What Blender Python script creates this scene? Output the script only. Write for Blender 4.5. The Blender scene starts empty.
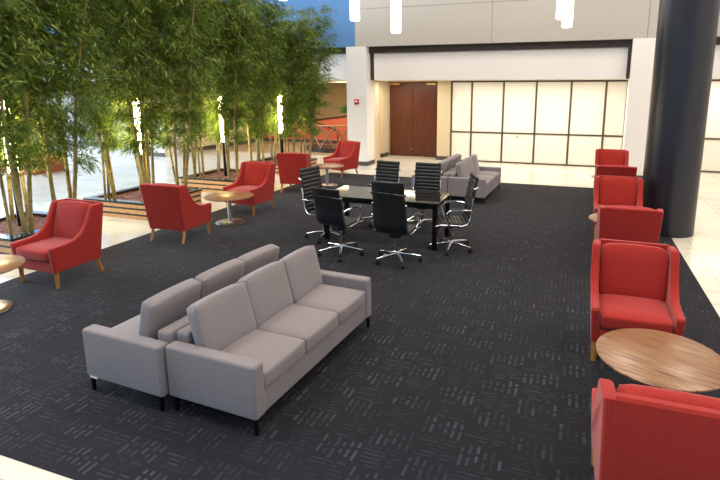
import bpy, bmesh, math, random
from mathutils import Vector, Matrix
random.seed(7)
S = bpy.context.scene
C = S.collection
PI = math.pi
R = math.radians

# ---------------------------------------------------------------- render look
S.view_settings.view_transform = 'Standard'
S.view_settings.look = 'None'
S.view_settings.gamma = 1.0
S.view_settings.exposure = -0.1
S.view_settings.use_curve_mapping = False

# ---------------------------------------------------------------- materials
def lin(c):
    return tuple(((v/255)/12.92 if v/255 <= .04045 else ((v/255+.055)/1.055)**2.4) for v in c)

def mat(name, rgb, rough=.6, metal=0., noise=0., nscale=40., bump=0., bscale=200., spec=.5, emit=None, estr=0., sheen=0., stretch=None):
    m = bpy.data.materials.new(name); m.use_nodes = True
    nt = m.node_tree; b = nt.nodes['Principled BSDF']
    col = (*lin(rgb), 1)
    b.inputs['Base Color'].default_value = col
    b.inputs['Roughness'].default_value = rough
    b.inputs['Metallic'].default_value = metal
    b.inputs['Specular IOR Level'].default_value = spec
    if sheen:
        b.inputs['Sheen Weight'].default_value = sheen
        b.inputs['Sheen Roughness'].default_value = .4
    if emit:
        b.inputs['Emission Color'].default_value = (*lin(emit), 1)
        b.inputs['Emission Strength'].default_value = estr
    if noise or bump:
        tc = nt.nodes.new('ShaderNodeTexCoord')
        vec = tc.outputs['Object']
        if stretch:
            mp = nt.nodes.new('ShaderNodeMapping'); mp.inputs['Scale'].default_value = stretch
            nt.links.new(vec, mp.inputs['Vector']); vec = mp.outputs['Vector']
    if noise:
        n = nt.nodes.new('ShaderNodeTexNoise'); n.inputs['Scale'].default_value = nscale; n.inputs['Detail'].default_value = 4
        nt.links.new(vec, n.inputs['Vector'])
        r = nt.nodes.new('ShaderNodeMapRange'); r.inputs['From Min'].default_value = .25; r.inputs['From Max'].default_value = .75
        r.inputs['To Min'].default_value = 1-noise; r.inputs['To Max'].default_value = 1+noise
        nt.links.new(n.outputs['Fac'], r.inputs['Value'])
        mx = nt.nodes.new('ShaderNodeVectorMath'); mx.operation = 'SCALE'; mx.inputs[0].default_value = col[:3]
        nt.links.new(r.outputs['Result'], mx.inputs['Scale'])
        nt.links.new(mx.outputs['Vector'], b.inputs['Base Color'])
    if bump:
        n2 = nt.nodes.new('ShaderNodeTexNoise'); n2.inputs['Scale'].default_value = bscale; n2.inputs['Detail'].default_value = 2
        nt.links.new(vec, n2.inputs['Vector'])
        bp = nt.nodes.new('ShaderNodeBump'); bp.inputs['Strength'].default_value = bump; bp.inputs['Distance'].default_value = .004
        nt.links.new(n2.outputs['Fac'], bp.inputs['Height'])
        nt.links.new(bp.outputs['Normal'], b.inputs['Normal'])
    return m

def ramp_mat(name, stops, rough, scale, stretch, detail=3, kind='noise', bump=0):
    m = bpy.data.materials.new(name); m.use_nodes = True
    nt = m.node_tree; b = nt.nodes['Principled BSDF']; b.inputs['Roughness'].default_value = rough
    tc = nt.nodes.new('ShaderNodeTexCoord'); mp = nt.nodes.new('ShaderNodeMapping'); mp.inputs['Scale'].default_value = stretch
    nt.links.new(tc.outputs['Object'], mp.inputs['Vector'])
    if kind == 'noise':
        n = nt.nodes.new('ShaderNodeTexNoise'); n.inputs['Scale'].default_value = scale; n.inputs['Detail'].default_value = detail
        out = n.outputs['Fac']
    else:
        n = nt.nodes.new('ShaderNodeTexVoronoi'); n.inputs['Scale'].default_value = scale
        sx = nt.nodes.new('ShaderNodeSeparateColor'); nt.links.new(n.outputs['Color'], sx.inputs[0]); out = sx.outputs[0]
    nt.links.new(mp.outputs['Vector'], n.inputs['Vector'])
    cr = nt.nodes.new('ShaderNodeValToRGB')
    e = cr.color_ramp.elements
    while len(e) < len(stops): e.new(.5)
    for i, (p, c) in enumerate(stops):
        e[i].position = p; e[i].color = (*lin(c), 1)
    nt.links.new(out, cr.inputs['Fac']); nt.links.new(cr.outputs['Color'], b.inputs['Base Color'])
    if bump:
        bp = nt.nodes.new('ShaderNodeBump'); bp.inputs['Strength'].default_value = bump; bp.inputs['Distance'].default_value = .02
        nt.links.new(out, bp.inputs['Height']); nt.links.new(bp.outputs['Normal'], b.inputs['Normal'])
    return m

def carpet_material():
    m = bpy.data.materials.new('dash_carpet'); m.use_nodes = True
    nt = m.node_tree; L = nt.links; b = nt.nodes['Principled BSDF']
    b.inputs['Roughness'].default_value = .95; b.inputs['Specular IOR Level'].default_value = .12
    b.inputs['Sheen Weight'].default_value = .06; b.inputs['Sheen Roughness'].default_value = .5; b.inputs['Sheen Tint'].default_value = (.9, .8, .7, 1)
    tc = nt.nodes.new('ShaderNodeTexCoord'); sp = nt.nodes.new('ShaderNodeSeparateXYZ'); L.new(tc.outputs['Object'], sp.inputs[0])
    def M(op, a, c=None, d=None):
        n = nt.nodes.new('ShaderNodeMath'); n.operation = op
        for i, v in enumerate((a, c, d)):
            if v is None: continue
            if isinstance(v, (int, float)): n.inputs[i].default_value = v
            else: L.new(v, n.inputs[i])
        return n.outputs[0]
    x = M('MULTIPLY', sp.outputs[0], 1/.31); y = M('MULTIPLY', sp.outputs[1], 1/.22)
    cx = M('FLOOR', x); cy = M('FLOOR', y)
    fx = M('SUBTRACT', x, cx); fy = M('SUBTRACT', y, cy)
    par = M('FLOORED_MODULO', M('ADD', cx, cy), 2)
    inv = M('SUBTRACT', 1, par)
    u = M('ADD', M('MULTIPLY', fx, par), M('MULTIPLY', fy, inv))
    v = M('ADD', M('MULTIPLY', fy, par), M('MULTIPLY', fx, inv))
    ul = M('MULTIPLY', u, 6); li = M('FLOOR', ul); lf = M('ABSOLUTE', M('SUBTRACT', M('SUBTRACT', ul, li), .5))
    wn = nt.nodes.new('ShaderNodeTexWhiteNoise'); wn.noise_dimensions = '3D'
    cb = nt.nodes.new('ShaderNodeCombineXYZ'); L.new(cx, cb.inputs[0]); L.new(cy, cb.inputs[1]); L.new(li, cb.inputs[2])
    L.new(cb.outputs[0], wn.inputs['Vector'])
    sc = nt.nodes.new('ShaderNodeSeparateColor'); L.new(wn.outputs['Color'], sc.inputs[0])
    start = M('MULTIPLY', sc.outputs[0], .35); end = M('SUBTRACT', 1, M('MULTIPLY', sc.outputs[1], .35))
    line = M('MULTIPLY', M('LESS_THAN', lf, .2), M('MULTIPLY', M('GREATER_THAN', v, start), M('LESS_THAN', v, end)))
    gap = M('GREATER_THAN', M('ABSOLUTE', M('SUBTRACT', v, M('ADD', .35, M('MULTIPLY', sc.outputs[2], .3)))), .06)
    nz = nt.nodes.new('ShaderNodeTexNoise'); nz.inputs['Scale'].default_value = 120; L.new(tc.outputs['Object'], nz.inputs['Vector'])
    br = nt.nodes.new('ShaderNodeTexNoise'); br.inputs['Scale'].default_value = 1.7; L.new(tc.outputs['Object'], br.inputs['Vector'])
    brk = M('MULTIPLY_ADD', br.outputs['Fac'], 1.6, -.3)
    amt = M('MULTIPLY', M('MULTIPLY', line, gap), M('MULTIPLY', M('MULTIPLY', M('MULTIPLY_ADD', sc.outputs[2], .42, .10), nz.outputs['Fac']), brk))
    amt = M('MULTIPLY', amt, M('MULTIPLY_ADD', par, .55, .5))
    mix = nt.nodes.new('ShaderNodeMix'); mix.data_type = 'RGBA'
    L.new(amt, mix.inputs['Factor'])
    mix.inputs['A'].default_value = (*lin((31, 32, 39)), 1); mix.inputs['B'].default_value = (*lin((138, 141, 160)), 1)
    L.new(mix.outputs['Result'], b.inputs['Base Color'])
    bp = nt.nodes.new('ShaderNodeBump'); bp.inputs['Strength'].default_value = .5; bp.inputs['Distance'].default_value = .004
    L.new(nz.outputs['Fac'], bp.inputs['Height']); L.new(bp.outputs['Normal'], b.inputs['Normal'])
    return m

def tile_material():
    m = bpy.data.materials.new('polished_stone_tile'); m.use_nodes = True
    nt = m.node_tree; L = nt.links; b = nt.nodes['Principled BSDF']
    b.inputs['Roughness'].default_value = .17; b.inputs['Specular IOR Level'].default_value = .5
    tc = nt.nodes.new('ShaderNodeTexCoord')
    bk = nt.nodes.new('ShaderNodeTexBrick'); bk.offset = 0; bk.inputs['Scale'].default_value = 1.0
    bk.inputs['Brick Width'].default_value = .9; bk.inputs['Row Height'].default_value = .9; bk.inputs['Mortar Size'].default_value = .006
    bk.inputs['Color1'].default_value = (*lin((226, 222, 210)), 1); bk.inputs['Color2'].default_value = (*lin((218, 213, 199)), 1)
    bk.inputs['Mortar'].default_value = (*lin((186, 180, 168)), 1)
    L.new(tc.outputs['Object'], bk.inputs['Vector'])
    n = nt.nodes.new('ShaderNodeTexNoise'); n.inputs['Scale'].default_value = 2.5; n.inputs['Detail'].default_value = 6
    mp = nt.nodes.new('ShaderNodeMapping'); mp.inputs['Scale'].default_value = (.5, 2.0, 1); L.new(tc.outputs['Object'], mp.inputs['Vector']); L.new(mp.outputs['Vector'], n.inputs['Vector'])
    mx = nt.nodes.new('ShaderNodeMix'); mx.data_type = 'RGBA'; mx.blend_type = 'MULTIPLY'
    mr = nt.nodes.new('ShaderNodeMapRange'); mr.inputs['From Min'].default_value = .5; mr.inputs['From Max'].default_value = .75; mr.inputs['To Max'].default_value = .35
    L.new(n.outputs['Fac'], mr.inputs['Value']); L.new(mr.outputs['Result'], mx.inputs['Factor'])
    L.new(bk.outputs['Color'], mx.inputs['A']); mx.inputs['B'].default_value = (*lin((205, 188, 168)), 1)
    L.new(mx.outputs['Result'], b.inputs['Base Color'])
    return m

def slat_material():   # alternating pale and dark horizontal bands of wood
    m = bpy.data.materials.new('banded_wood'); m.use_nodes = True
    nt = m.node_tree; L = nt.links; b = nt.nodes['Principled BSDF']; b.inputs['Roughness'].default_value = .4
    tc = nt.nodes.new('ShaderNodeTexCoord')
    n = nt.nodes.new('ShaderNodeTexNoise'); n.inputs['Scale'].default_value = 8
    mp = nt.nodes.new('ShaderNodeMapping'); mp.inputs['Scale'].default_value = (1, 1, 12); L.new(tc.outputs['Object'], mp.inputs['Vector']); L.new(mp.outputs['Vector'], n.inputs['Vector'])
    cr = nt.nodes.new('ShaderNodeValToRGB'); cr.color_ramp.elements[0].color = (*lin((178, 132, 88)), 1); cr.color_ramp.elements[1].color = (*lin((214, 172, 124)), 1)
    cr.color_ramp.elements[0].position = .35; cr.color_ramp.elements[1].position = .7
    L.new(n.outputs['Fac'], cr.inputs['Fac']); L.new(cr.outputs['Color'], b.inputs['Base Color'])
    return m

M = {}
M['carpet'] = carpet_material()
M['tile'] = tile_material()
M['red'] = mat('red_fabric', (158, 42, 36), .85, noise=.10, nscale=60, bump=.25, bscale=500, spec=.2, sheen=.25)
M['grey_fabric'] = mat('grey_fabric', (134, 128, 131), .9, noise=.10, nscale=90, bump=.3, bscale=600, spec=.15, sheen=.2)
M['leg_wood'] = mat('oak_leg', (176, 122, 62), .4, noise=.2, nscale=12, stretch=(1, 1, .1))
M['zebra'] = ramp_mat('zebra_wood', [(.3, (88, 58, 42)), (.45, (128, 92, 66)), (.58, (158, 120, 88)), (.72, (108, 74, 54))], .3, 14, (.25, 4.0, 1), 5)
M['steel'] = mat('brushed_steel', (200, 196, 190), .28, 1, noise=.05, nscale=30)
M['rail_steel'] = mat('bronzed_steel', (150, 120, 92), .4, .8)
M['chrome'] = mat('chrome', (225, 225, 228), .09, 1)
M['black_leather'] = mat('black_leather', (22, 22, 24), .42, bump=.15, bscale=300)
M['black_plastic'] = mat('black_plastic', (16, 16, 17), .45)
M['black_glass'] = mat('black_glass', (24, 24, 23), .06, spec=1.0)
M['black_metal'] = mat('black_metal', (24, 23, 24), .35, .6)
M['dark_leg'] = mat('dark_metal_leg', (38, 34, 34), .3, .8)
M['white_tag'] = mat('white_tag', (230, 230, 232), .6)
M['banded'] = slat_material()
M['dark_band'] = mat('dark_wood_band', (44, 30, 24), .4)
M['granite'] = mat('dark_granite', (42, 42, 44), .12, noise=.3, nscale=120)
M['mulch'] = ramp_mat('bark_mulch', [(.2, (58, 30, 24)), (.5, (104, 56, 44)), (.8, (138, 84, 66))], .9, 30, (1, 1, 1), kind='vor', bump=1)
M['culm'] = ramp_mat('bamboo_culm', [(.25, (104, 96, 50)), (.5, (146, 132, 80)), (.8, (176, 162, 114))], .4, 3, (1, 1, .6), 3)
M['node'] = mat('bamboo_node', (128, 106, 58), .6)
M['twig'] = mat('bamboo_twig', (120, 112, 50), .6)
def leaf_material():
    m = bpy.data.materials.new('bamboo_leaf'); m.use_nodes = True
    nt = m.node_tree; L = nt.links; b = nt.nodes['Principled BSDF']
    oi = nt.nodes.new('ShaderNodeNewGeometry')
    cr = nt.nodes.new('ShaderNodeValToRGB'); e = cr.color_ramp.elements
    e[0].color = (*lin((66, 94, 30)), 1); e[1].color = (*lin((150, 164, 66)), 1)
    e.new(.55).color = (*lin((98, 126, 42)), 1)
    L.new(oi.outputs['Random Per Island'], cr.inputs['Fac'])
    L.new(cr.outputs['Color'], b.inputs['Base Color'])
    b.inputs['Roughness'].default_value = .5
    tr = nt.nodes.new('ShaderNodeBsdfTranslucent'); L.new(cr.outputs['Color'], tr.inputs['Color'])
    mx = nt.nodes.new('ShaderNodeMixShader'); mx.inputs[0].default_value = .35
    L.new(b.outputs[0], mx.inputs[1]); L.new(tr.outputs[0], mx.inputs[2])
    L.new(mx.outputs[0], nt.nodes['Material Output'].inputs['Surface'])
    return m
M['leaf'] = leaf_material()
M['lamp_glow'] = mat('frosted_lamp_glow', (255, 244, 214), .5, emit=(255, 226, 152), estr=110)
M['pendant_glow'] = mat('pendant_glow', (255, 250, 238), .5, emit=(255, 244, 222), estr=4)
M['upper_grey'] = mat('upper_wall_paint', (176, 172, 167), .8)
M['blue'] = mat('blue_wall_paint', (84, 128, 180), .8)
M['white'] = mat('white_paint', (226, 224, 225), .75)
M['cream'] = mat('cream_paint', (216, 200, 168), .75)
M['tan'] = mat('tan_paint', (206, 174, 126), .8)
M['grey_wall'] = mat('grey_paint', (150, 148, 148), .8)
M['panel'] = mat('cream_panel', (244, 240, 230), .35)
M['bronze'] = mat('bronze_frame', (84, 72, 56), .45, .2)
M['reveal'] = mat('dark_brown_reveal', (50, 40, 36), .6)
M['seam'] = mat('wall_seam', (124, 121, 118), .8)
M['base'] = mat('dark_baseboard', (72, 68, 66), .5)
M['door'] = ramp_mat('cherry_door', [(.3, (82, 41, 24)), (.6, (97, 50, 30)), (.8, (106, 57, 36))], .3, 5, (3, 3, .25), 4)
M['door_frame'] = mat('beige_door_frame', (190, 165, 128), .5)
M['brass'] = mat('brass', (200, 170, 110), .3, .9)
M['column'] = mat('satin_black_column', (30, 30, 38), .3, noise=.12, nscale=6, spec=.5)
M['alarm'] = mat('red_alarm', (214, 92, 100), .4)
M['ramp_red'] = mat('ramp_red', (200, 98, 66), .7)
M['terracotta'] = mat('terracotta_brick', (150, 84, 52), .8, noise=.15, nscale=20)
M['shrub'] = mat('shrub_leaf', (60, 110, 44), .6, noise=.2, nscale=5)
M['ceiling'] = mat('ceiling_white', (225, 222, 216), .9)
M['stone_floor2'] = mat('brown_stone', (150, 126, 96), .4, noise=.15, nscale=8)
M['troffer'] = mat('ceiling_light_glow', (255, 245, 215), .5, emit=(255, 232, 176), estr=6)
M['downlight'] = mat('downlight_glow', (255, 250, 235), .5, emit=(255, 240, 200), estr=10)

# ---------------------------------------------------------------- helpers
def finish(name, bm, m, parent=None, smooth=None, wn=False, loc=None):
    bmesh.ops.recalc_face_normals(bm, faces=bm.faces)
    me = bpy.data.meshes.new(name); bm.to_mesh(me); bm.free()
    for mm in (m if isinstance(m, (list, tuple)) else [m]): me.materials.append(M[mm])
    if smooth:
        for p in me.polygons: p.use_smooth = True
        me.set_sharp_from_angle(angle=R(smooth))
    o = bpy.data.objects.new(name, me); C.objects.link(o)
    if wn:
        w = o.modifiers.new('wn', 'WEIGHTED_NORMAL'); w.keep_sharp = True
    if parent: o.parent = parent
    if loc: o.location = loc
    return o

def tag(o, label=None, cat=None, group=None, kind=None):
    if label: o['label'] = label
    if cat: o['category'] = cat
    if group: o['group'] = group
    if kind: o['kind'] = kind
    return o

def empty(name, loc=(0, 0, 0), rz=0.):
    o = bpy.data.objects.new(name, None); C.objects.link(o)
    o.empty_display_size = .1; o.location = loc; o.rotation_euler = (0, 0, rz)
    return o

kids = {}
def children(o): return [c for c in C.objects if c.parent == o]
def copy_tree(o, parent=None):
    c = o.copy(); C.objects.link(c)
    if parent: c.parent = parent
    for ch in children(o):
        copy_tree(ch, c)
    return c

def a_box(bm, x0, x1, y0, y1, z0, z1, bev=0., seg=2, mi=0, taper=None):
    r = bmesh.ops.create_cube(bm, size=1)
    vs = r['verts']
    for v in vs:
        v.co = Vector(((x0+x1)/2+v.co.x*(x1-x0), (y0+y1)/2+v.co.y*(y1-y0), (z0+z1)/2+v.co.z*(z1-z0)))
    fs = list({f for v in vs for f in v.link_faces})
    for f in fs: f.material_index = mi
    if bev:
        es = list({e for v in vs for e in v.link_edges})
        bmesh.ops.bevel(bm, geom=es, offset=bev, segments=seg, profile=.5, affect='EDGES', material=-1)
    return vs

def box(name, x0, x1, y0, y1, z0, z1, m, parent=None, bev=0., seg=2):
    bm = bmesh.new(); a_box(bm, x0, x1, y0, y1, z0, z1, bev, seg)
    return finish(name, bm, m, parent, 50 if bev else None, bool(bev))

def a_tube(bm, pts, r, n=10, cap=True, mi=0):
    pts = [Vector(p) for p in pts]
    rr = r if isinstance(r, (list, tuple)) else [r]*len(pts)
    rings = []
    t0 = (pts[1]-pts[0]).normalized()
    up = Vector((0, 0, 1)) if abs(t0.z) < .9 else Vector((1, 0, 0))
    nrm = t0.cross(up).normalized()
    for i, p in enumerate(pts):
        if i == 0: t = pts[1]-pts[0]
        elif i == len(pts)-1: t = pts[-1]-pts[-2]
        else: t = (pts[i+1]-p).normalized()+(p-pts[i-1]).normalized()
        t.normalize()
        nrm = (nrm-t*nrm.dot(t)).normalized(); bn = t.cross(nrm)
        rings.append([bm.verts.new(p+(nrm*math.cos(2*PI*k/n)+bn*math.sin(2*PI*k/n))*rr[i]) for k in range(n)])
    for a, b in zip(rings, rings[1:]):
        for k in range(n):
            f = bm.faces.new((a[k], a[(k+1) % n], b[(k+1) % n], b[k])); f.material_index = mi
    if cap:
        f = bm.faces.new(rings[0]); f.material_index = mi
        f = bm.faces.new(rings[-1]); f.material_index = mi

def a_lathe(bm, prof, n=32, cx=0, cy=0, mi=0):
    rings = []
    for r, z in prof:
        if r <= 1e-6: rings.append([bm.verts.new((cx, cy, z))])
        else: rings.append([bm.verts.new((cx+r*math.cos(2*PI*k/n), cy+r*math.sin(2*PI*k/n), z)) for k in range(n)])
    for a, b in zip(rings, rings[1:]):
        for k in range(n):
            if len(a) == 1 and len(b) == 1: continue
            if len(a) == 1: f = bm.faces.new((a[0], b[(k+1) % n], b[k]))
            elif len(b) == 1: f = bm.faces.new((a[k], a[(k+1) % n], b[0]))
            else: f = bm.faces.new((a[k], a[(k+1) % n], b[(k+1) % n], b[k]))
            f.material_index = mi

def lathe(name, prof, m, parent=None, n=32, smooth=40):
    bm = bmesh.new(); a_lathe(bm, prof, n)
    return finish(name, bm, m, parent, smooth)

def a_cushion(bm, cx, cy, cz, sx, sy, sz, r=.03, puff=.02, cuts=5, mtx=None, wobble=0., seed=0):
    """soft box, centre (cx,cy,cz), faces swelling outwards in their middles"""
    t = bmesh.new()
    bmesh.ops.create_cube(t, size=1)
    bmesh.ops.subdivide_edges(t, edges=t.edges[:], cuts=cuts, use_grid_fill=True)
    rnd = random.Random(seed)
    ph = rnd.random()*6
    for v in t.verts:
        p = v.co*2
        h = Vector((sx/2, sy/2, sz/2))
        q = Vector((p.x*h.x, p.y*h.y, p.z*h.z))
        # rounded corners
        inn = Vector((max(-h.x+r, min(h.x-r, q.x)), max(-h.y+r, min(h.y-r, q.y)), max(-h.z+r, min(h.z-r, q.z))))
        d = q-inn
        if d.length > r: q = inn+d.normalized()*r
        bx, by, bz = 1-p.x**2, 1-p.y**2, 1-p.z**2
        if abs(p.z) > .999: q.z += math.copysign(puff, p.z)*(bx*by)**.6
        if abs(p.y) > .999: q.y += math.copysign(puff*.5, p.y)*(bx*bz)**.6
        if abs(p.x) > .999: q.x += math.copysign(puff*.4, p.x)*(by*bz)**.6
        if wobble: q += Vector((0, 0, wobble*math.sin(q.x*9+ph)*(p.z > 0)*max(0, p.z)))
        q = q if mtx is None else mtx @ q
        v.co = q+Vector((cx, cy, cz))
    me = bpy.data.meshes.new('tmp'); t.to_mesh(me); t.free()
    bm.from_mesh(me); bpy.data.meshes.remove(me)

def cushion(name, c, s, m, parent, r=.03, puff=.02, mtx=None, cuts=7, wobble=0., seed=0):
    bm = bmesh.new(); a_cushion(bm, *c, *s, r, puff, cuts, mtx, wobble, seed)
    return finish(name, bm, m, parent, 60)

def a_prism(bm, poly, axis, a, b, bev=0., seg=2):
    """extrude a polygon (list of 2D) along axis 'x' (poly = y,z), 'y' (x,z), 'z' (x,y) between a and b"""
    def P(u, v, w):
        return {'x': (w, u, v), 'y': (u, w, v), 'z': (u, v, w)}[axis]
    va = [bm.verts.new(P(u, v, a)) for u, v in poly]; vb = [bm.verts.new(P(u, v, b)) for u, v in poly]
    n = len(poly)
    fa = bm.faces.new(va); fb = bm.faces.new(vb[::-1])
    for k in range(n): bm.faces.new((va[k], vb[k], vb[(k+1) % n], va[(k+1) % n]))
    if bev:
        es = list(fa.edges)+list(fb.edges)
        bmesh.ops.recalc_face_normals(bm, faces=bm.faces)
        bmesh.ops.bevel(bm, geom=es, offset=bev, segments=seg, profile=.5, affect='EDGES')

CZ = .008      # top of the carpet pile

# ---------------------------------------------------------------- camera
H = 2.4
fpx, yaw, pitch = 510.24, .33763, .19593
cx_off, cy_off = 37.84, -50.06
cam = bpy.data.cameras.new('camera'); co = bpy.data.objects.new('camera', cam); C.objects.link(co)
co.location = (0, 0, H); co.rotation_euler = (PI/2-pitch, 0, yaw)
cam.sensor_fit = 'HORIZONTAL'; cam.sensor_width = 36; cam.lens = fpx/720*36
cam.shift_x = -cx_off/720; cam.shift_y = cy_off/720
cam.clip_end = 200
S.camera = co

# ---------------------------------------------------------------- room shell
def struct(o, label=None): return tag(o, label, None, None, 'structure')

struct(box('floor', -24, 8, -6, 23, -.2, 0, 'tile'))
# upper wall above the bays, in two paints
struct(box('wall_upper_grey', -6.60, 8, 14.85, 15.05, 3.66, 8, 'upper_grey'))
struct(box('wall_upper_blue', -24, -6.60, 14.85, 15.05, 3.66, 8, 'blue'))
bm = bmesh.new()
a_box(bm, -24, 8, 14.845, 14.86, 4.745, 4.757)
for x in (-9.6, -2.44, 1.52, 5.5): a_box(bm, x-.006, x+.006, 14.846, 14.86, 3.66, 8)
struct(finish('trim_1', bm, 'seam'))
# dark reveal and the white soffit fascia under it
struct(box('trim_2', -24, 8, 15.03, 15.2, 3.47, 3.67, 'reveal'))
struct(box('wall_fascia_main', -6.08, 1.12, 15.1, 15.3, 2.66, 3.475, 'white'))
struct(box('wall_fascia_left', -24, -6.89, 15.1, 15.3, 2.66, 3.475, 'white'))
struct(box('wall_fascia_right', 2.35, 8, 15.1, 15.3, 2.66, 3.475, 'white'))
bm = bmesh.new(); a_box(bm, -6.20, -6.09, 15.12, 15.28, 2.66, 3.5); a_box(bm, 1.13, 1.20, 15.0, 15.28, 2.66, 3.66)
struct(finish('trim_3', bm, 'reveal'))
struct(box('ceiling_bay', -24, 8, 15.2, 23, 2.66, 2.86, 'ceiling'))
# pillars between the bays
box('pillar', -6.89, -6.22, 14.8, 15.4, 0, 3.66, 'white')
struct(C.objects['pillar'])
p2 = struct(box('pillar', 1.20, 2.35, 14.8, 15.4, 0, 3.66, 'white'))
struct(box('pillar', -14.62, -13.92, 14.4, 15.1, 0, 3.66, 'white'))
# side wall behind the left pillar, ending at the door recess
bm = bmesh.new(); a_prism(bm, [(-6.23, 15.4), (-6.6, 16.9), (-6.89, 16.9), (-6.89, 15.4)], 'z', 0, 2.66)
struct(finish('wall_side', bm, 'cream'))
struct(box('wall_door_left', -6.89, -6.50, 16.9, 17.7, 0, 2.66, 'cream'))
struct(box('wall_door_right', -4.52, -4.05, 16.9, 17.7, 0, 2.66, 'cream'))
struct(box('wall_door_back', -6.5, -4.5, 17.56, 17.76, 0, 2.66, 'cream'))
struct(box('wall_back', -4.05, 8, 16.96, 17.16, 0, 2.66, 'cream'))
# baseboards
def bb(name, *a): return struct(box(name, *a, 'base'))
bm = bmesh.new(); a_box(bm, -6.9, -6.21, 14.785, 14.81, 0, .13); a_box(bm, -6.23, -6.20, 14.785, 15.4, 0, .13)
struct(finish('baseboard_pillar', bm, 'base'))
bm = bmesh.new(); a_box(bm, -6.62, -6.485, 16.88, 16.91, 0, .13); a_box(bm, -6.51, -6.485, 16.88, 17.5, 0, .13)
a_box(bm, -4.535, -4.05, 16.88, 16.91, 0, .13); a_box(bm, -4.535, -4.51, 16.88, 17.5, 0, .13)
struct(finish('baseboard_door', bm, 'base'))
bm = bmesh.new(); a_box(bm, 1.19, 2.36, 14.785, 14.81, 0, .13)
struct(finish('baseboard_right', bm, 'base'))

# double door
d = empty('door_1', (-5.55, 17.5, 0)); struct(d)
bm = bmesh.new()
for x0, x1 in ((-.96, -.9), (.90, .96)): a_box(bm, x0, x1, -.03, .06, 0, 2.66)
a_box(bm, -.96, .96, -.03, .06, 2.63, 2.66)
struct(finish('door_frame', bm, 'door_frame', d))
for x0, x1, s in ((-.9, -.038, -1), (-.032, .90, 1)):
    lf = box('door_leaf', x0, x1, 0, .05, .01, 2.63, 'door', d, .004)
    cxm = (x0+x1)/2+s*.22
    cl = box('door_closer', cxm-.16, cxm+.16, -.07, 0, 2.53, 2.60, 'brass', lf, .008)
    hx = -.09 if s < 0 else .02
bm = bmesh.new(); bmesh.ops.create_uvsphere(bm, u_segments=12, v_segments=8, radius=.03, matrix=Matrix.Translation((-.06, -.03, .27)))
finish('door_stop_knob', bm, 'steel', d, 60)

# luminous-looking cream partition panels in bronze frames
def partition(x_edges, y, label):
    root = empty('partition_screen', ((x_edges[0]+x_edges[-1])/2, y, 0)); ox = root.location.x
    tag(root, label, 'partition screen')
    bm = bmesh.new(); w = .028
    for x in x_edges: a_box(bm, x-w-ox, x+w-ox, -.045, .03, .0, 2.65)
    for z in (0.02, .98, 2.63): a_box(bm, x_edges[0]-ox, x_edges[-1]-ox, -.04, .03, z-.025, z+.025)
    finish('frame', bm, 'bronze', root)
    for x0, x1 in zip(x_edges, x_edges[1:]):
        for z0, z1 in ((.045, .955), (1.005, 2.605)):
            box('panel', x0+w-ox, x1-w-ox, -.02, .03, z0, z1, 'panel', root)
    return root
scr = partition([-4.03, -3.35, -2.32, -1.30, -.26, .74, 1.33], 16.93, 'wide cream panel partition with bronze grid frame behind the far sofas')
bm = bmesh.new(); bmesh.ops.create_cone(bm, cap_ends=True, segments=16, radius1=.035, radius2=.035, depth=.03, matrix=Matrix.Translation((-1.84-scr.location.x, -.03, .86)) @ Matrix.Rotation(PI/2, 4, 'X'))
finish('lock_plate', bm, 'steel', scr, 40)
partition([2.4, 3.4, 4.4, 5.4, 6.4], 16.93, 'cream panel partition seen past the right edge of the dark column')

# left bay: side wall, far walls, red ramp wall
struct(box('wall_bay_left', -14.15, -13.95, 15.3, 20.6, 0, 2.66, 'cream'))
bb('baseboard_bay_left', -13.96, -13.93, 15.3, 20.5, 0, .16)
struct(box('wall_bay_back', -24, -5.0, 22.6, 22.8, 0, 2.66, 'tan'))
struct(box('wall_bay_right', -6.9, -6.6, 17.7, 22.7, 0, 2.66, 'cream'))
struct(box('wall_far_left', -24, -14.6, 16.2, 16.4, 0, 2.66, 'grey_wall'))
bb('baseboard_far_left', -24, -14.6, 16.16, 16.2, 0, .18)
bb('baseboard_white_pillar', -14.64, -13.9, 14.38, 14.4, 0, .14)
bm = bmesh.new(); a_prism(bm, [(-13.9, 0), (-13.9, .62), (-8.4, 1.35), (-6.95, 1.35), (-6.95, 0)], 'y', 20.6, 20.8)
struct(finish('wall_ramp', bm, 'ramp_red'))
bm = bmesh.new(); a_prism(bm, [(-13.9, .62), (-13.9, .68), (-8.4, 1.41), (-6.95, 1.41), (-6.95, 1.35), (-8.4, 1.35)], 'y', 20.57, 20.83)
struct(finish('trim_4', bm, 'dark_band'))
bb('baseboard_ramp', -13.9, -6.95, 20.57, 20.6, 0, .12)
struct(box('floor_bay', -13.9, -6.95, 16.6, 20.6, 0, .004, 'stone_floor2'))
struct(box('wall_bay_step', -9.75, -6.9, 22.2, 22.6, 0, 2.66, 'cream'))
wd = box('window_1', -9.6, -7.6, 22.14, 22.22, 1.25, 1.95, 'reveal'); struct(wd)
for x in (-9.35, -8.85, -8.35, -7.85): box('pane', x-.16, x+.16, 22.12, 22.15, 1.3, 1.9, 'grey_wall', wd)
# roof and right wall of the hall; the hall is open to daylight behind the camera and on the far left
struct(box('ceiling', -24, 8, -6, 15, 8, 8.2, 'ceiling'))
struct(box('wall_right', 8, 8.2, -6, 23, 0, 8.2, 'white'))

bm = bmesh.new()  # unseen mullion frame, added to give the left daylight lamp a window
for y in range(-6, 17, 2): a_box(bm, -24.2, -24, y-.04, y+.04, 0, 8)
for z in (0.1, 2.6, 5.2, 7.9): a_box(bm, -24.2, -24, -6, 16, z-.05, z+.05)
struct(finish('added_window_frame', bm, 'bronze'))

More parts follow.
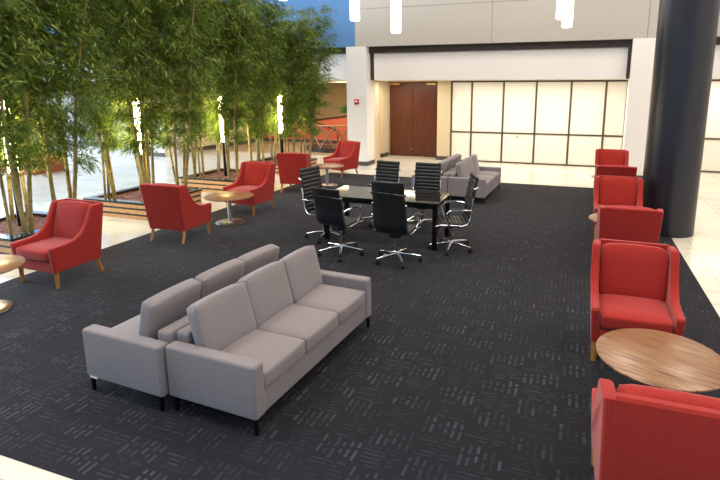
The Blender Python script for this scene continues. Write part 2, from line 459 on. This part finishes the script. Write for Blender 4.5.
# fire alarm and light switch
a = empty('fire_alarm', (-6.55, 14.8, 2.0)); tag(a, 'small red fire alarm plate on the white pillar', 'fire alarm')
box('back_plate', -.085, .085, -.03, 0, -.085, .085, 'alarm', a, .008)
box('strobe_lens', -.05, .03, -.05, -.03, -.015, .035, 'white_tag', a, .006)
box('grille', -.06, .06, -.036, -.03, -.065, -.03, 'dark_band', a)
a = empty('light_switch', (-6.375, 15.98, 1.52), R(104)); tag(a, 'cream light switch plate on the side wall by the door', 'light switch')
box('plate', -.07, .07, -.012, .012, -.07, .07, 'white', a, .004)
box('rocker', -.02, .02, -.02, -.012, -.035, .035, 'white_tag', a, .003)

# carpet
c = box('carpet', -6.71, 1.56, 1.95, 13.2, 0, CZ, 'carpet')
tag(c, 'huge dark charcoal carpet with pale dashes under all the seating', 'carpet')

# column
bm = bmesh.new(); a_lathe(bm, [(0, 0), (.425, 0), (.425, 8.0), (0, 8.0)], 48, 1.53, 9.5)
col = finish('column', bm, 'column', None, 40); tag(col, 'thick round black column behind the red armchairs', 'column', None, 'structure')

# ---------------------------------------------------------------- armchairs
def make_armchair():
    root = empty('armchair')
    def pitchx(y0, y1, z0, z1): return lambda z: y0+(y1-y0)*(z-z0)/(z1-z0)
    # side panels with the swooping arm
    top = [(-.385, .50), (-.37, .52), (-.30, .525), (-.18, .53), (-.07, .55), (.02, .60), (.09, .68), (.14, .775), (.18, .865), (.205, .915), (.235, .93), (.375, .93), (.395, .92)]
    poly = [(-.36, .20)]+top+[(.29, .20)]
    for s in (-1, 1):
        bm = bmesh.new()
        a_prism(bm, poly, 'x', s*.29, s*.362, .018, 3)
        for v in bm.verts:
            v.co.x += s*.02*(v.co.z-.4)/.4        # slight flare
            v.co.x -= s*.03*max(0, (v.co.y-.1))/.3   # narrower at the back
        finish('arm', bm, 'red', root, 40, True)
    # outer back
    bm = bmesh.new()
    a_prism(bm, [(.225, .2), (.29, .2), (.402, .925), (.387, .94), (.35, .94)], 'x', -.305, .305, .012, 2)
    for v in bm.verts: v.co.x *= .97+.03*(v.co.z-.2)/.68
    finish('outer_back', bm, 'red', root, 40, True)
    # inner back cushion
    ang = R(-14)
    bm = bmesh.new(); a_cushion(bm, 0, .222, .67, .575, .13, .50, .03, .03, 8, Matrix.Rotation(ang, 3, 'X'))
    finish('back_cushion', bm, 'red', root, 60)
    # seat
    bm = bmesh.new(); a_cushion(bm, 0, -.10, .405, .57, .565, .14, .03, .018, 8)
    finish('seat_cushion', bm, 'red', root, 60)
    box('seat_frame', -.29, .29, -.365, .26, .20, .325, 'red', root, .012)
    for sx in (-1, 1):
        bm = bmesh.new()
        a_tube(bm, [(sx*.315, -.322, 0), (sx*.315, -.318, .21)], [.022, .034], 4); finish('leg', bm, 'leg_wood', root)
        bm = bmesh.new()
        a_tube(bm, [(sx*.30, .315, 0), (sx*.30, .27, .11), (sx*.295, .25, .21)], [.022, .027, .034], 4); finish('leg', bm, 'leg_wood', root)
    return root

ac = make_armchair()
F = 0.0
chairs = [
 (-6.17, 4.50, R(-1), 'red armchair angled toward the cut-off round table at the left edge', 'left'),
 (-6.05, 6.44, R(183), 'red armchair turned away, between nearest and second planters, left of a round table', 'left'),
 (-6.06, 8.42, R(-4), 'red armchair with pinkish back facing the round table beside the second planter', 'left'),
 (-6.24, 10.55, R(190), 'red armchair seen from behind next to the black office chairs', 'left'),
 (-6.17, 12.86, R(-22), 'bright red armchair in front of the white pillar', 'left'),
 (.56, 2.83, R(180), 'nearest red armchair, seen from behind, cut off by the bottom right corner', 'right'),
 (.58, 4.86, R(0), 'red armchair facing forward behind the big striped wood table', 'right'),
 (.69, 7.13, R(180), 'red armchair showing only its back, directly behind the forward-facing chair with the wood table', 'right'),
 (.70, 8.90, R(0), 'red armchair facing forward beside the black column', 'right'),
 (.75, 10.85, R(180), 'dark red chair back, second from the far end of the right row', 'right'),
 (.82, 13.08, R(0), 'farthest red armchair of the right row, against the cream partition', 'right'),
]
for i, (x, y, rz, lab, side) in enumerate(chairs):
    o = ac if i == 0 else copy_tree(ac)
    o.location = (x, y, CZ); o.rotation_euler.z = rz
    tag(o, lab, 'armchair', 'red armchairs in the %s row' % side)

# ---------------------------------------------------------------- round side tables
def make_table():
    root = empty('side_table')
    lathe('table_top', [(0, .47), (.40, .47), (.435, .485), (.437, .495), (.43, .50), (0, .50)], 'zebra', root, 56)
    lathe('pedestal', [(0, .012), (.04, .012), (.036, .03), (.036, .46), (.11, .468), (.11, .472), (0, .472)], 'steel', root, 24)
    lathe('base', [(0, 0), (.26, 0), (.265, .006), (.255, .014), (.06, .02), (0, .02)], 'steel', root, 48)
    return root
st = make_table()
tables = [(-6.04, 3.44, R(20), 'round wood side table cut off by the left edge of the photo', 'left'),
 (-5.87, 7.50, R(-30), 'round pale wood side table with steel pedestal between two left armchairs', 'left'),
 (-5.87, 11.35, R(60), 'round side table shining white next to the white pillar chair', 'left'),
 (.67, 3.82, R(-22), 'large striped round wood table in the right foreground', 'right'),
 (.68, 8.0, R(10), 'round wood table peeking out left of the middle right armchairs', 'right'),
 (.78, 11.95, R(15), 'farthest round wood table at the end of the right armchair row', 'right')]
for i, (x, y, rz, lab, side) in enumerate(tables):
    o = st if i == 0 else copy_tree(st)
    o.location = (x, y, CZ); o.rotation_euler.z = rz
    tag(o, lab, 'side table', 'round tables in the %s row' % side)

# ---------------------------------------------------------------- sofas (local: back at -x, front at +x, length along y)
def make_sofa():
    root = empty('sofa')
    L, D, A = 1.86, .81, .115
    for s in (-1, 1):
        y0, y1 = sorted((s*L/2, s*(L/2-A)))
        box('arm', -D/2, D/2, y0, y1, .125, .535, 'grey_fabric', root, .022, 3)
    box('base_frame', -D/2+.02, D/2-.015, -L/2+A-.005, L/2-A+.005, .125, .30, 'grey_fabric', root, .012)
    box('back_rest', -D/2, -D/2+.13, -L/2+A-.002, L/2-A+.002, .28, .60, 'grey_fabric', root, .025, 3)
    w = (L-2*A)/3
    for k in range(3):
        yc = -L/2+A+w*(k+.5)
        bm = bmesh.new(); a_cushion(bm, .105, yc, .365, .59, w-.004, .145, .025, .016, 8)
        finish('seat_cushion', bm, 'grey_fabric', root, 60)
        bm = bmesh.new()
        mt = Matrix.Rotation(R(-14), 3, 'Y') @ Matrix.Rotation(R(2*(k-1)), 3, 'Z')
        a_cushion(bm, -.175, yc+.004*(k-1), .622, .12, w-.006, .42, .02, .018, 8, mt, .006, k)
        finish('back_cushion', bm, 'grey_fabric', root, 60)
    for sx in (-.36, .375):
        for sy in (-1, 1):
            bm = bmesh.new(); a_box(bm, sx-.013, sx+.013, sy*(L/2-.03)-.013, sy*(L/2-.03)+.013, 0, .13, .003)
            finish('leg', bm, 'dark_leg', root)
    return root
sf = make_sofa()
sofas = [(-2.318, 3.60, R(-3.2), 'grey three-seat sofa in the foreground whose seats face right'),
 (-3.140, 3.60, PI+R(-3.2), 'grey sofa in the foreground behind the other, facing left, with a white tag'),
 (-2.12, 11.42, R(-2), 'far grey sofa by the cream partition with seats facing right'),
 (-2.94, 11.42, PI+R(-2), 'far grey sofa backing onto its twin, mostly hidden by office chairs')]
for i, (x, y, rz, lab) in enumerate(sofas):
    o = sf if i == 0 else copy_tree(sf)
    o.location = (x, y, CZ); o.rotation_euler.z = rz
    tag(o, lab, 'sofa', 'grey back-to-back sofas')
    if i == 1:
        for ch in children(o):
            if ch.name.startswith('back_cushion'): ch.location = (.03, 0, -.025)
        t = box('care_tag', .28, .36, .9305, .934, .128, .142, 'white_tag', o); t['label'] = 'small white care tag'

# ---------------------------------------------------------------- office chairs (local: front at +y)
def ribbed(profile, hw, th, ribs, amp):
    """padded sling: profile (y,z) polyline resampled, front side rippled; returns bmesh"""
    pts = [Vector((0, *p)) for p in profile]
    # resample by Catmull-like linear subdivision
    d = [0]
    for a, b in zip(pts, pts[1:]): d.append(d[-1]+(b-a).length)
    n = ribs*6; out = []
    for i in range(n+1):
        s = d[-1]*i/n
        k = max(j for j in range(len(d)) if d[j] <= s+1e-9); k = min(k, len(pts)-2)
        f = (s-d[k])/(d[k+1]-d[k]); out.append(pts[k].lerp(pts[k+1], f))
    for _ in range(3):
        out = [out[0]]+[(out[i-1]+out[i]*2+out[i+1])/4 for i in range(1, n)]+[out[-1]]
    bm = bmesh.new(); xs = [-hw, -hw*.96, -hw*.5, 0, hw*.5, hw*.96, hw]
    front, back = [], []
    for i, p in enumerate(out):
        t = (out[min(i+1, n)]-out[max(i-1, 0)]).normalized(); nrm = Vector((0, t.z, -t.y))
        ph = abs(math.sin(PI*i/6))
        h = th/2+amp*(ph**.6)
        e = .35 if i in (0, n) else 1
        rf, rb = [], []
        for j, x in enumerate(xs):
            ed = .4 if j in (0, len(xs)-1) else 1
            dish = .012*(1-(x/hw)**2)
            rf.append(bm.verts.new(p+nrm*(h*ed*e-dish)+Vector((x, 0, 0)))); rb.append(bm.verts.new(p-nrm*((th/2+amp*.03*ph)*ed*e+dish)+Vector((x, 0, 0))))
        front.append(rf); back.append(rb)
    m = len(xs)
    for i in range(n):
        for j in range(m-1):
            bm.faces.new((front[i][j], front[i][j+1], front[i+1][j+1], front[i+1][j]))
            bm.faces.new((back[i][j], back[i+1][j], back[i+1][j+1], back[i][j+1]))
        bm.faces.new((front[i][0], front[i+1][0], back[i+1][0], back[i][0]))
        bm.faces.new((front[i][-1], back[i][-1], back[i+1][-1], front[i+1][-1]))
    for i in (0, n):
        for j in range(m-1): bm.faces.new((front[i][j], front[i][j+1], back[i][j+1], back[i][j]))
    return bm
def make_office():
    root = empty('office_chair')
    seat_prof = [(.25, .435), (.2, .455), (.05, .45), (-.12, .435), (-.20, .45)]
    back_prof = [(-.205, .455), (-.235, .52), (-.25, .62), (-.262, .75), (-.295, .94), (-.335, 1.14)]
    finish('seat', ribbed(seat_prof, .235, .03, 8, .012), 'black_leather', root, 50)
    finish('backrest', ribbed(back_prof, .235, .03, 11, .012), 'black_leather', root, 50)
    for s in (-1, 1):
        bm = bmesh.new()
        pr = [(.27, .425), (.2, .44), (.05, .435), (-.12, .42), (-.19, .44), (-.235, .52), (-.25, .62), (-.262, .75), (-.28, .84)]
        a_tube(bm, [(s*.245, y, z) for y, z in pr], .013, 8); finish('side_rail', bm, 'chrome', root, 60)
        bm = bmesh.new()
        a_tube(bm, [(s*.25, -.255, .64), (s*.285, -.215, .665), (s*.292, -.10, .672), (s*.292, .05, .668), (s*.292, .10, .645), (s*.290, .115, .60), (s*.28, .10, .52), (s*.25, .07, .43)], .0145, 8)
        ar = finish('armrest', bm, 'chrome', root, 60)
        box('arm_pad', s*.292-.02, s*.292+.02, -.12, .06, .678, .694, 'black_plastic', ar, .006)
    bm = bmesh.new(); a_tube(bm, [(-.243, -.28, .965), (-.243, -.337, .985), (.243, -.337, .985), (.243, -.28, .965)], .013, 8)
    finish('cross_bar', bm, 'chrome', root, 60)
    bm = bmesh.new(); a_tube(bm, [(-.245, -.01, .405), (.245, -.01, .405)], .018, 8); a_tube(bm, [(-.245, .12, .415), (.245, .12, .415)], .012, 8)
    finish('seat_bar', bm, 'chrome', root, 60)
    box('tilt_box', -.075, .075, -.12, .12, .345, .41, 'black_plastic', root, .015)
    bm = bmesh.new(); a_tube(bm, [(.07, .03, .37), (.23, .05, .365)], .007, 6); finish('tilt_lever', bm, 'black_plastic', root, 60)
    bm = bmesh.new(); a_lathe(bm, [(0, .10), (.034, .10), (.034, .23), (.02, .235), (.02, .35), (0, .35)], 20); finish('gas_column', bm, 'chrome', root, 40)
    bm = bmesh.new(); a_lathe(bm, [(0, .075), (.045, .075), (.05, .12), (.036, .145), (0, .145)], 20)
    for k in range(5):
        t = 2*PI*k/5+.3; c, s_ = math.cos(t), math.sin(t)
        a_tube(bm, [(c*.03, s_*.03, .115), (c*.18, s_*.18, .10), (c*.33, s_*.33, .078)], [.024, .019, .013], 8)
    finish('star_base', bm, 'chrome', root, 50)
    for k in range(5):
        t = 2*PI*k/5+.3; c, s_ = math.cos(t), math.sin(t)
        bm = bmesh.new()
        px, py = -s_, c
        for e in (-.014, .014):
            m4 = Matrix.Translation((c*.325+px*e, s_*.325+py*e, .031)) @ Matrix.Rotation(t, 4, 'Z') @ Matrix.Rotation(PI/2, 4, 'X')
            bmesh.ops.create_cone(bm, cap_ends=True, segments=16, radius1=.031, radius2=.031, depth=.02, matrix=m4)
        a_box(bm, c*.325-.012, c*.325+.012, s_*.325-.012, s_*.325+.012, .03, .085)
        finish('caster', bm, 'black_plastic', root, 40)
    return root
oc = make_office()
offices = [(-3.17, 6.51, R(-12), 1.12, 'black office chair on the near side of the table, left of its neighbour, low back'),
 (-2.29, 6.50, R(-4), 1.05, 'black office chair nearest the camera, its smooth back to us before the table'),
 (-1.70, 7.28, R(112), 1, 'black office chair at the right end of the glass table'),
 (-3.28, 8.36, R(172), .96, 'black ribbed office chair across the table, left of the two facing us'),
 (-2.48, 8.38, R(180), .96, 'black ribbed office chair across the table, right of the two facing us'),
 (-3.76, 7.20, R(-102), 1, 'black ribbed office chair at the left end of the glass table')]
for i, (x, y, rz, sz_, lab) in enumerate(offices):
    o = oc if i == 0 else copy_tree(oc)
    o.location = (x, y, CZ); o.rotation_euler.z = rz
    o.scale = (1, 1, sz_)
    if i == 0: low = o
    tag(o, lab, 'office chair', 'black office chairs around the table')

for ch in children(low):       # this one has a shorter back
    if ch.name.split('.')[0] in ('backrest', 'cross_bar'):
        ch.scale = (1, 1, .70); ch.location = (0, 0, .455*.30)

# ---------------------------------------------------------------- conference table
ct = empty('conference_table', (-2.83, 7.55, CZ)); tag(ct, 'black glass-topped rectangular meeting table among the office chairs', 'table')
box('table_top', -.96, .96, -.44, .44, .705, .73, 'black_glass', ct, .004)
bm = bmesh.new()
for y in (-.40, .36): a_box(bm, -.90, .90, y, y+.04, .63, .705)
for x in (-.92, .88): a_box(bm, x, x+.04, -.40, .40, .63, .705)
finish('apron', bm, 'black_metal', ct)
for sx in (-1, 1):
    for sy in (-1, 1):
        box('leg', sx*.905-.035, sx*.905+.035, sy*.39-.035, sy*.39+.035, 0, .705, 'black_metal', ct, .004)

# ---------------------------------------------------------------- planters, mulch, lamps, bamboo
PX = -8.18
planters = [(5.38, 'nearest', 1.32), (7.86, 'second nearest', 1.5), (10.4, 'third nearest', 1.5), (13.0, 'farthest', 1.45)]
def make_planter(sy):
    root = empty('planter')
    h, w = .75, sy/2
    def ring(name, z0, z1, ins, m):
        bm = bmesh.new(); i = ins; t = .06
        a_box(bm, -h+i, h-i, -w+i, -w+i+t, z0, z1); a_box(bm, -h+i, h-i, w-i-t, w-i, z0, z1)
        a_box(bm, -h+i, -h+i+t, -w+i+t, w-i-t, z0, z1); a_box(bm, h-i-t, h-i, -w+i+t, w-i-t, z0, z1)
        return finish(name, bm, m, root)
    ring('wood_band', 0, .065, .0, 'banded'); ring('dark_band', .065, .105, .012, 'dark_band')
    ring('wood_band', .105, .175, .0, 'banded'); ring('dark_band', .175, .215, .012, 'dark_band')
    ring('wood_band', .215, .285, .0, 'banded')
    bm = bmesh.new(); t = .13; e = .02
    a_box(bm, -h-e, h+e, -w-e, -w+t, .285, .325, .005); a_box(bm, -h-e, h+e, w-t, w+e, .285, .325, .005)
    a_box(bm, -h-e, -h+t, -w+t, w-t, .285, .325, .005); a_box(bm, h-t, h+e, -w+t, w-t, .285, .325, .005)
    finish('granite_rim', bm, 'granite', root)
    return root
def make_lamp():
    root = empty('post_lamp')
    bm = bmesh.new(); a_tube(bm, [(0, 0, -.27), (0, 0, .72)], .045, 14); finish('pole', bm, 'black_metal', root, 40)
    lathe('lamp_shade', [(0, .72), (.062, .72), (.066, .74), (.066, 1.66), (.05, 1.69), (0, 1.70)], 'lamp_glow', root, 20)
    lathe('collar', [(0, .69), (.055, .69), (.055, .73), (0, .73)], 'black_metal', root, 20)
    return root

def bamboo_variant(seed, h):
    rnd = random.Random(seed)
    root = empty('bamboo')
    lean = rnd.uniform(.25, .5)
    def P(z):
        t = z/h
        return Vector((lean*t*t*.9+.02*math.sin(z*1.7+seed), .03*math.sin(z*1.3+seed*2), z))
    r0 = rnd.uniform(.022, .033)
    bm = bmesh.new(); step = .27; n = int(h/step)
    pts, rad, tp, tr = [], [], [], []
    for i in range(n+1):
        z = i*step; r = r0*(1-.8*(z/h)**1.3)+.002
        pts.append(P(z)); rad.append(r)
        if 0 < i < n:
            tp += [P(z-.012), P(z), P(z+.012)]; tr += [r, r+.004, r]
        else:
            tp.append(P(z)); tr.append(r)
    a_tube(bm, tp, tr, 8)
    bm.faces.ensure_lookup_table()
    for q in range(len(tp)-1):
        if q % 3: 
            for k in range(8): bm.faces[q*8+k].material_index = 1
    finish('culm', bm, ['culm', 'node'], root, 70)
    verts, faces = [], []
    tw = bmesh.new(); rnd.random()
    for i in range(4, n+1):
        z = i*step
        if z < .95: continue
        amt = 1 if z > 1.55 else .55
        for b in range(int(7*amt) if z < h*.9 else 3):
            az = rnd.uniform(0, 2*PI); ln = rnd.uniform(.25, .75)*(1-.35*max(0, z/h-.6)/.4)*(.6 if z < 1.75 else 1)
            o = P(z-rnd.random()*.1); dirv = Vector((math.cos(az), math.sin(az), 0))
            mid = o+dirv*ln*.55+Vector((0, 0, ln*.45)); end = o+dirv*ln+Vector((0, 0, ln*rnd.uniform(.1, .55)))
            a_tube(tw, [o, mid, end], [.005, .004, .002], 3, False)
            for k in range(50):
                t = rnd.uniform(.25, 1.0)
                q = (o.lerp(mid, t/.55) if t < .55 else mid.lerp(end, (t-.55)/.45))+Vector((rnd.gauss(0, .06), rnd.gauss(0, .06), rnd.gauss(0, .06)))
                a2 = az+rnd.gauss(0, 1.0); dl = Vector((math.cos(a2), math.sin(a2), rnd.uniform(-1.1, .25))).normalized()
                l = rnd.uniform(.09, .16); wd = l*rnd.uniform(.13, .19)
                sd = dl.cross(Vector((rnd.gauss(0, .5), rnd.gauss(0, .5), 1))).normalized()*wd/2
                drop = Vector((0, 0, -l*.12))
                v0 = len(verts)
                m1 = q+dl*l*.35
                verts += [q, m1+sd, q+dl*l+drop, m1-sd]
                faces.append((v0, v0+1, v0+2, v0+3))
    tv = [tuple(v.co) for v in tw.verts]; tw.verts.index_update(); nl = len(faces); off = len(verts)
    tf_ = [tuple(v.index+off for v in f.verts) for f in tw.faces]; tw.free()
    me = bpy.data.meshes.new('foliage'); me.from_pydata([tuple(v) for v in verts]+tv, [], faces+tf_); me.update()
    me.materials.append(M['leaf']); me.materials.append(M['twig'])
    for f in me.polygons[nl:]: f.material_index = 1
    fo = bpy.data.objects.new('foliage', me); C.objects.link(fo); fo.parent = root; fo['kind'] = 'stuff'
    return root

variants = [bamboo_variant(11+k, h) for k, h in enumerate((4.6, 4.9, 5.2, 4.4, 4.8, 5.0))]
used_v = set()
pl0 = {}; lamp0 = make_lamp(); first_lamp = True
vi = 0
for pi_, (py, adj, sy) in enumerate(planters):
    if pi_ in (0, 3): pl = make_planter(sy)
    elif pi_ == 1: pl = make_planter(sy); keep = pl
    else: pl = copy_tree(keep)
    pl.location = (PX, py, 0)
    tag(pl, '%s wood-banded planter box with dark granite rim, holding bamboo' % adj, 'planter', 'bamboo planters along the carpet')
    # mulch bed
    bm = bmesh.new(); g = 16; w = sy/2-.06; hx = .75-.06
    vs = [[bm.verts.new((-hx+2*hx*i/g, -w+2*w*j/g, .27+random.uniform(-.012, .018))) for j in range(g+1)] for i in range(g+1)]
    for i in range(g):
        for j in range(g): bm.faces.new((vs[i][j], vs[i+1][j], vs[i+1][j+1], vs[i][j+1]))
    vb = [bm.verts.new((x, y, .02)) for x, y in ((-hx, -w), (hx, -w), (hx, w), (-hx, w))]
    bm.faces.new(vb)
    edge = [[vs[i][0] for i in range(g+1)], [vs[g][j] for j in range(g+1)], [vs[i][g] for i in range(g, -1, -1)], [vs[0][j] for j in range(g, -1, -1)]]
    for k in range(4): bm.faces.new([vb[k], vb[(k+1) % 4]]+edge[k][::-1])
    mu = finish('mulch', bm, 'mulch', None, 70, loc=(PX, py, 0))
    tag(mu, 'reddish bark mulch filling the %s bamboo planter' % adj, 'mulch', None, 'stuff')
    # lamp
    lp = lamp0 if first_lamp else copy_tree(lamp0); first_lamp = False
    lp.location = (PX, py, .325)
    if pi_ == 0: lp.scale = (1, 1, 1.12)
    tag(lp, 'glowing tube lamp on dark pole among the bamboo of the %s planter' % adj, 'lamp', 'tube lamps in the planters')
    # bamboo clumps
    for cxn, cyn, nm in ((-1, -1, 'front left'), (1, -1, 'front right'), (-1, 1, 'back left'), (1, 1, 'back right')):
        bx, by = PX+(.54 if cxn > 0 else -.46), py+cyn*(sy/2-.32)
        ofs = [(-.11, .02), (-.02, -.08), (.05, .08), (.11, -.03)]
        rnd = random.Random(pi_*10+cxn*3+cyn)
        spots = [(bx+dx+rnd.uniform(-.03, .03), by+dy+rnd.uniform(-.03, .03)) for dx, dy in ofs]
        spots.sort(key=lambda s: math.atan2(s[0], s[1]))
        for (sx_, sy_), word in zip(spots, ('leftmost', 'second', 'third', 'rightmost')):
            k = vi % 6; vi += 1
            src = variants[k]
            o = src if k not in used_v else copy_tree(src); used_v.add(k)
            o.location = (sx_, sy_, .255)
            ax, ay = (sx_-bx)*.75+rnd.uniform(-.02, .02), (sy_-by)*.6+rnd.uniform(-.02, .02)
            o.rotation_euler = (-ay, ax, math.atan2(sy_-py, sx_-PX)+rnd.uniform(-.7, .7))
            s = rnd.uniform(.92, 1.08) * (1.0, 1.0, .97, .84)[pi_]
            o.scale = (1, 1, s)
            tag(o, '%s bamboo stem in the %s clump of the %s planter' % (word, nm, adj), 'bamboo', 'bamboo in the %s planter' % adj)

# ---------------------------------------------------------------- pendant lamps hanging from the hall ceiling
def make_pendant():
    root = empty('pendant_lamp')
    lathe('glass_tube', [(0, 0), (.085, 0), (.10, .02), (.10, 1.3), (.085, 1.32), (0, 1.32)], 'pendant_glow', root, 24)
    lathe('end_cap', [(0, 1.32), (.06, 1.32), (.06, 1.40), (0, 1.41)], 'steel', root, 20)
    bm = bmesh.new(); a_tube(bm, [(0, 0, 1.4), (0, 0, 4.6)], .008, 6); finish('cord', bm, 'black_plastic', root)
    return root
pd = make_pendant()
pend = [(-4.44, 10.0, 3.76, 'white glowing tube pendant hanging before the blue and grey wall joint'),
 (-3.55, 10.0, 3.49, 'white glowing tube pendant hanging above the brown double door'),
 (-.40, 10.0, 3.62, 'higher of the two overlapping glowing pendants over the cream partition'),
 (-.32, 10.6, 3.54, 'lower of the two overlapping glowing pendants over the cream partition'),
 (-6.1, 10.0, 4.25, 'glowing pendant whose bottom just shows above the blue wall'),
 (-14.2, 11.5, 3.9, 'glowing pendant showing through the bamboo leaves at upper left')]
for i, (x, y, z, lab) in enumerate(pend):
    o = pd if i == 0 else copy_tree(pd)
    o.location = (x, y, z); o.scale = (1, 1, (8-z)/4.6)
    tag(o, lab, 'pendant lamp', 'glowing tube pendants')

# recessed ceiling lights under the bay ceilings
def make_down():
    root = empty('ceiling_light')
    lathe('trim_ring', [(.07, 0), (.095, 0), (.095, -.008), (.07, -.008), (.07, 0)], 'steel', root, 24)
    lathe('lens', [(0, -.001), (.07, -.001), (.07, -.006), (0, -.006)], 'downlight', root, 24)
    return root
dl = make_down()
for i, (x, y, lab) in enumerate([(-1.13, 16.2, 'round downlight above the middle of the cream partition'), (-5.55, 16.2, 'round downlight above the brown double door'),
        (-3.3, 16.2, 'round downlight above the left end of the cream partition'), (.7, 16.2, 'round downlight above the right end of the cream partition')]):
    o = dl if i == 0 else copy_tree(dl)
    o.location = (x, y, 2.66); tag(o, lab, 'ceiling light', 'downlights under the bay ceiling')
def make_troffer():
    root = empty('ceiling_light')
    box('diffuser', -.55, .55, -.55, .55, -.02, -.002, 'troffer', root)
    bm = bmesh.new()
    for s in (-1, 1):
        a_box(bm, s*.575-.025, s*.575+.025, -.6, .6, -.025, 0); a_box(bm, -.55, .55, s*.575-.025, s*.575+.025, -.025, 0)
    finish('frame', bm, 'white', root)
    return root
tf = make_troffer()
for i, (x, y, lab) in enumerate([(-8.2, 17.2, 'square bright ceiling light left of the white pillar, nearest one'), (-10.2, 18.2, 'square bright ceiling light glimpsed above the ramp beyond the bamboo'), (-8.6, 20.0, 'square bright ceiling light farthest back above the ramp')]):
    o = tf if i == 0 else copy_tree(tf)
    o.location = (x, y, 2.66); tag(o, lab, 'ceiling light', 'square lights of the left bay')

# ramp railing in the left bay
rl = empty('railing', (-9.1, 18.6, 0)); tag(rl, 'metal railing on a curved dark plinth before the red ramp wall', 'railing')
bm = bmesh.new(); a_lathe(bm, [(0, .004), (1.25, .004), (1.25, .16), (0, .16)], 40); finish('plinth', bm, 'dark_band', rl, 40)
arc = [(1.1*math.cos(R(a)), 1.1*math.sin(R(a))) for a in range(170, 371, 10)]
for z, r, m in ((1.0, .03, 'rail_steel'), (.75, .012, 'rail_steel'), (.5, .012, 'rail_steel'), (.3, .012, 'rail_steel')):
    bm = bmesh.new(); a_tube(bm, [(x, y, z) for x, y in arc], r, 8); finish('rail', bm, m, rl, 60)
for k in range(0, len(arc)-3, 3):
    (x, y), (x2, y2) = arc[k], arc[k+3]
    bm = bmesh.new(); a_tube(bm, [(x, y, .15), ((x+x2)*.515, (y+y2)*.515, .58), (x2, y2, 1.0)], .03, 8); finish('post', bm, 'rail_steel', rl, 60)
    bm = bmesh.new(); a_tube(bm, [(x2*1.01, y2*1.01, .15), ((x+x2)*.525, (y+y2)*.525, .58), (x*1.01, y*1.01, 1.0)], .03, 8); finish('post', bm, 'rail_steel', rl, 60)
hr = empty('handrail', (-10.6, 20.45, 0)); tag(hr, 'sloping dark handrail fixed along the red ramp wall', 'handrail')
bm = bmesh.new(); a_tube(bm, [(-1.2, 0, 1.15), (.7, 0, .55)], .03, 8); finish('rail', bm, 'dark_band', hr, 60)
for x, z in ((-1.1, 1.12), (.6, .58)):
    bm = bmesh.new(); a_tube(bm, [(x, 0, 0), (x, 0, z)], .02, 8); finish('post', bm, 'dark_band', hr, 60)

# terracotta planter with shrubs on the far left
tp = empty('brick_planter', (-16.2, 10.5, 0)); tag(tp, 'low terracotta planter box far left beyond the bamboo', 'planter')
box('wall', -1.8, 1.8, -.5, .5, 0, .5, 'terracotta', tp, .01)
box('coping', -1.85, 1.85, -.55, .55, .5, .56, 'terracotta', tp, .01)
def make_shrub(seed):
    rnd = random.Random(seed); vs, fs = [], []
    for _ in range(500):
        d_ = Vector((rnd.gauss(0, 1), rnd.gauss(0, 1), abs(rnd.gauss(0, 1)))).normalized()
        q = d_*rnd.uniform(.12, .42); q.z *= .9
        t = (d_+Vector((rnd.gauss(0, .5), rnd.gauss(0, .5), rnd.gauss(0, .5)))).normalized(); s = t.cross(Vector((rnd.gauss(0, 1), rnd.gauss(0, 1), 1))).normalized()*.025
        v0 = len(vs); q.z += .12; vs += [q, q+t*.06+s, q+t*.14, q+t*.06-s]; fs.append((v0, v0+1, v0+2, v0+3))
    root = empty('shrub')
    me = bpy.data.meshes.new('foliage'); me.from_pydata([tuple(v) for v in vs], [], fs); me.materials.append(M['shrub'])
    f = bpy.data.objects.new('foliage', me); C.objects.link(f); f.parent = root; f['kind'] = 'stuff'
    bm = bmesh.new(); a_tube(bm, [(0, 0, -.01), (0, 0, .2)], .02, 6); finish('stem', bm, 'node', root)
    return root
sh = make_shrub(3)
for i, (x, lab) in enumerate(((-14.9, 'rightmost green shrub in the terracotta planter'), (-15.7, 'second green shrub from the right in the terracotta planter'), (-16.6, 'third green shrub from the right in the terracotta planter'))):
    o = sh if i == 0 else copy_tree(sh)
    o.location = (x, 10.5, .56); o.rotation_euler.z = i*2; tag(o, lab, 'shrub', 'shrubs in the terracotta planter')
o = copy_tree(sh); o.location = (-9.6, 20.7, 1.27); o.scale = (.9, .5, .8); tag(o, 'small leafy plant on top of the red ramp wall', 'plant')

# ---------------------------------------------------------------- light
w = bpy.data.worlds.new('world'); S.world = w; w.use_nodes = True
bg = w.node_tree.nodes['Background']; bg.inputs['Color'].default_value = (.55, .74, 1.0, 1); bg.inputs['Strength'].default_value = .8

def area(name, loc, rot, sx, sy, power, col):
    l = bpy.data.lights.new(name, 'AREA'); l.shape = 'RECTANGLE'; l.size = sx; l.size_y = sy; l.energy = power; l.color = col
    o = bpy.data.objects.new(name, l); C.objects.link(o); o.location = loc; o.rotation_euler = rot
    return o
warm = (1, .86, .66)
area('left_daylight', (-24.6, 6, 5), (0, R(-70), 0), 5, 20, 7500, (.66, .82, 1))
for x in (-6, -1, 4):
    for y in (2, 7, 12):
        area('hall_ceiling_lamp', (x, y, 7.9), (0, 0, 0), 1.6, 1.6, 185, (1, .86, .70))
area('bay_lamp', (-1.35, 15.8, 2.62), (0, 0, 0), 5.2, .5, 100, (1, .88, .70))
area('door_lamp', (-5.5, 16.4, 2.62), (0, 0, 0), 1.4, .5, 36, (1, .9, .76))
area('right_bay_lamp', (4.2, 16.2, 2.62), (0, 0, 0), 3.6, .5, 60, warm)
area('left_bay_lamp', (-10.2, 18.2, 2.6), (0, 0, 0), 5, 3.5, 150, (1, .9, .76))
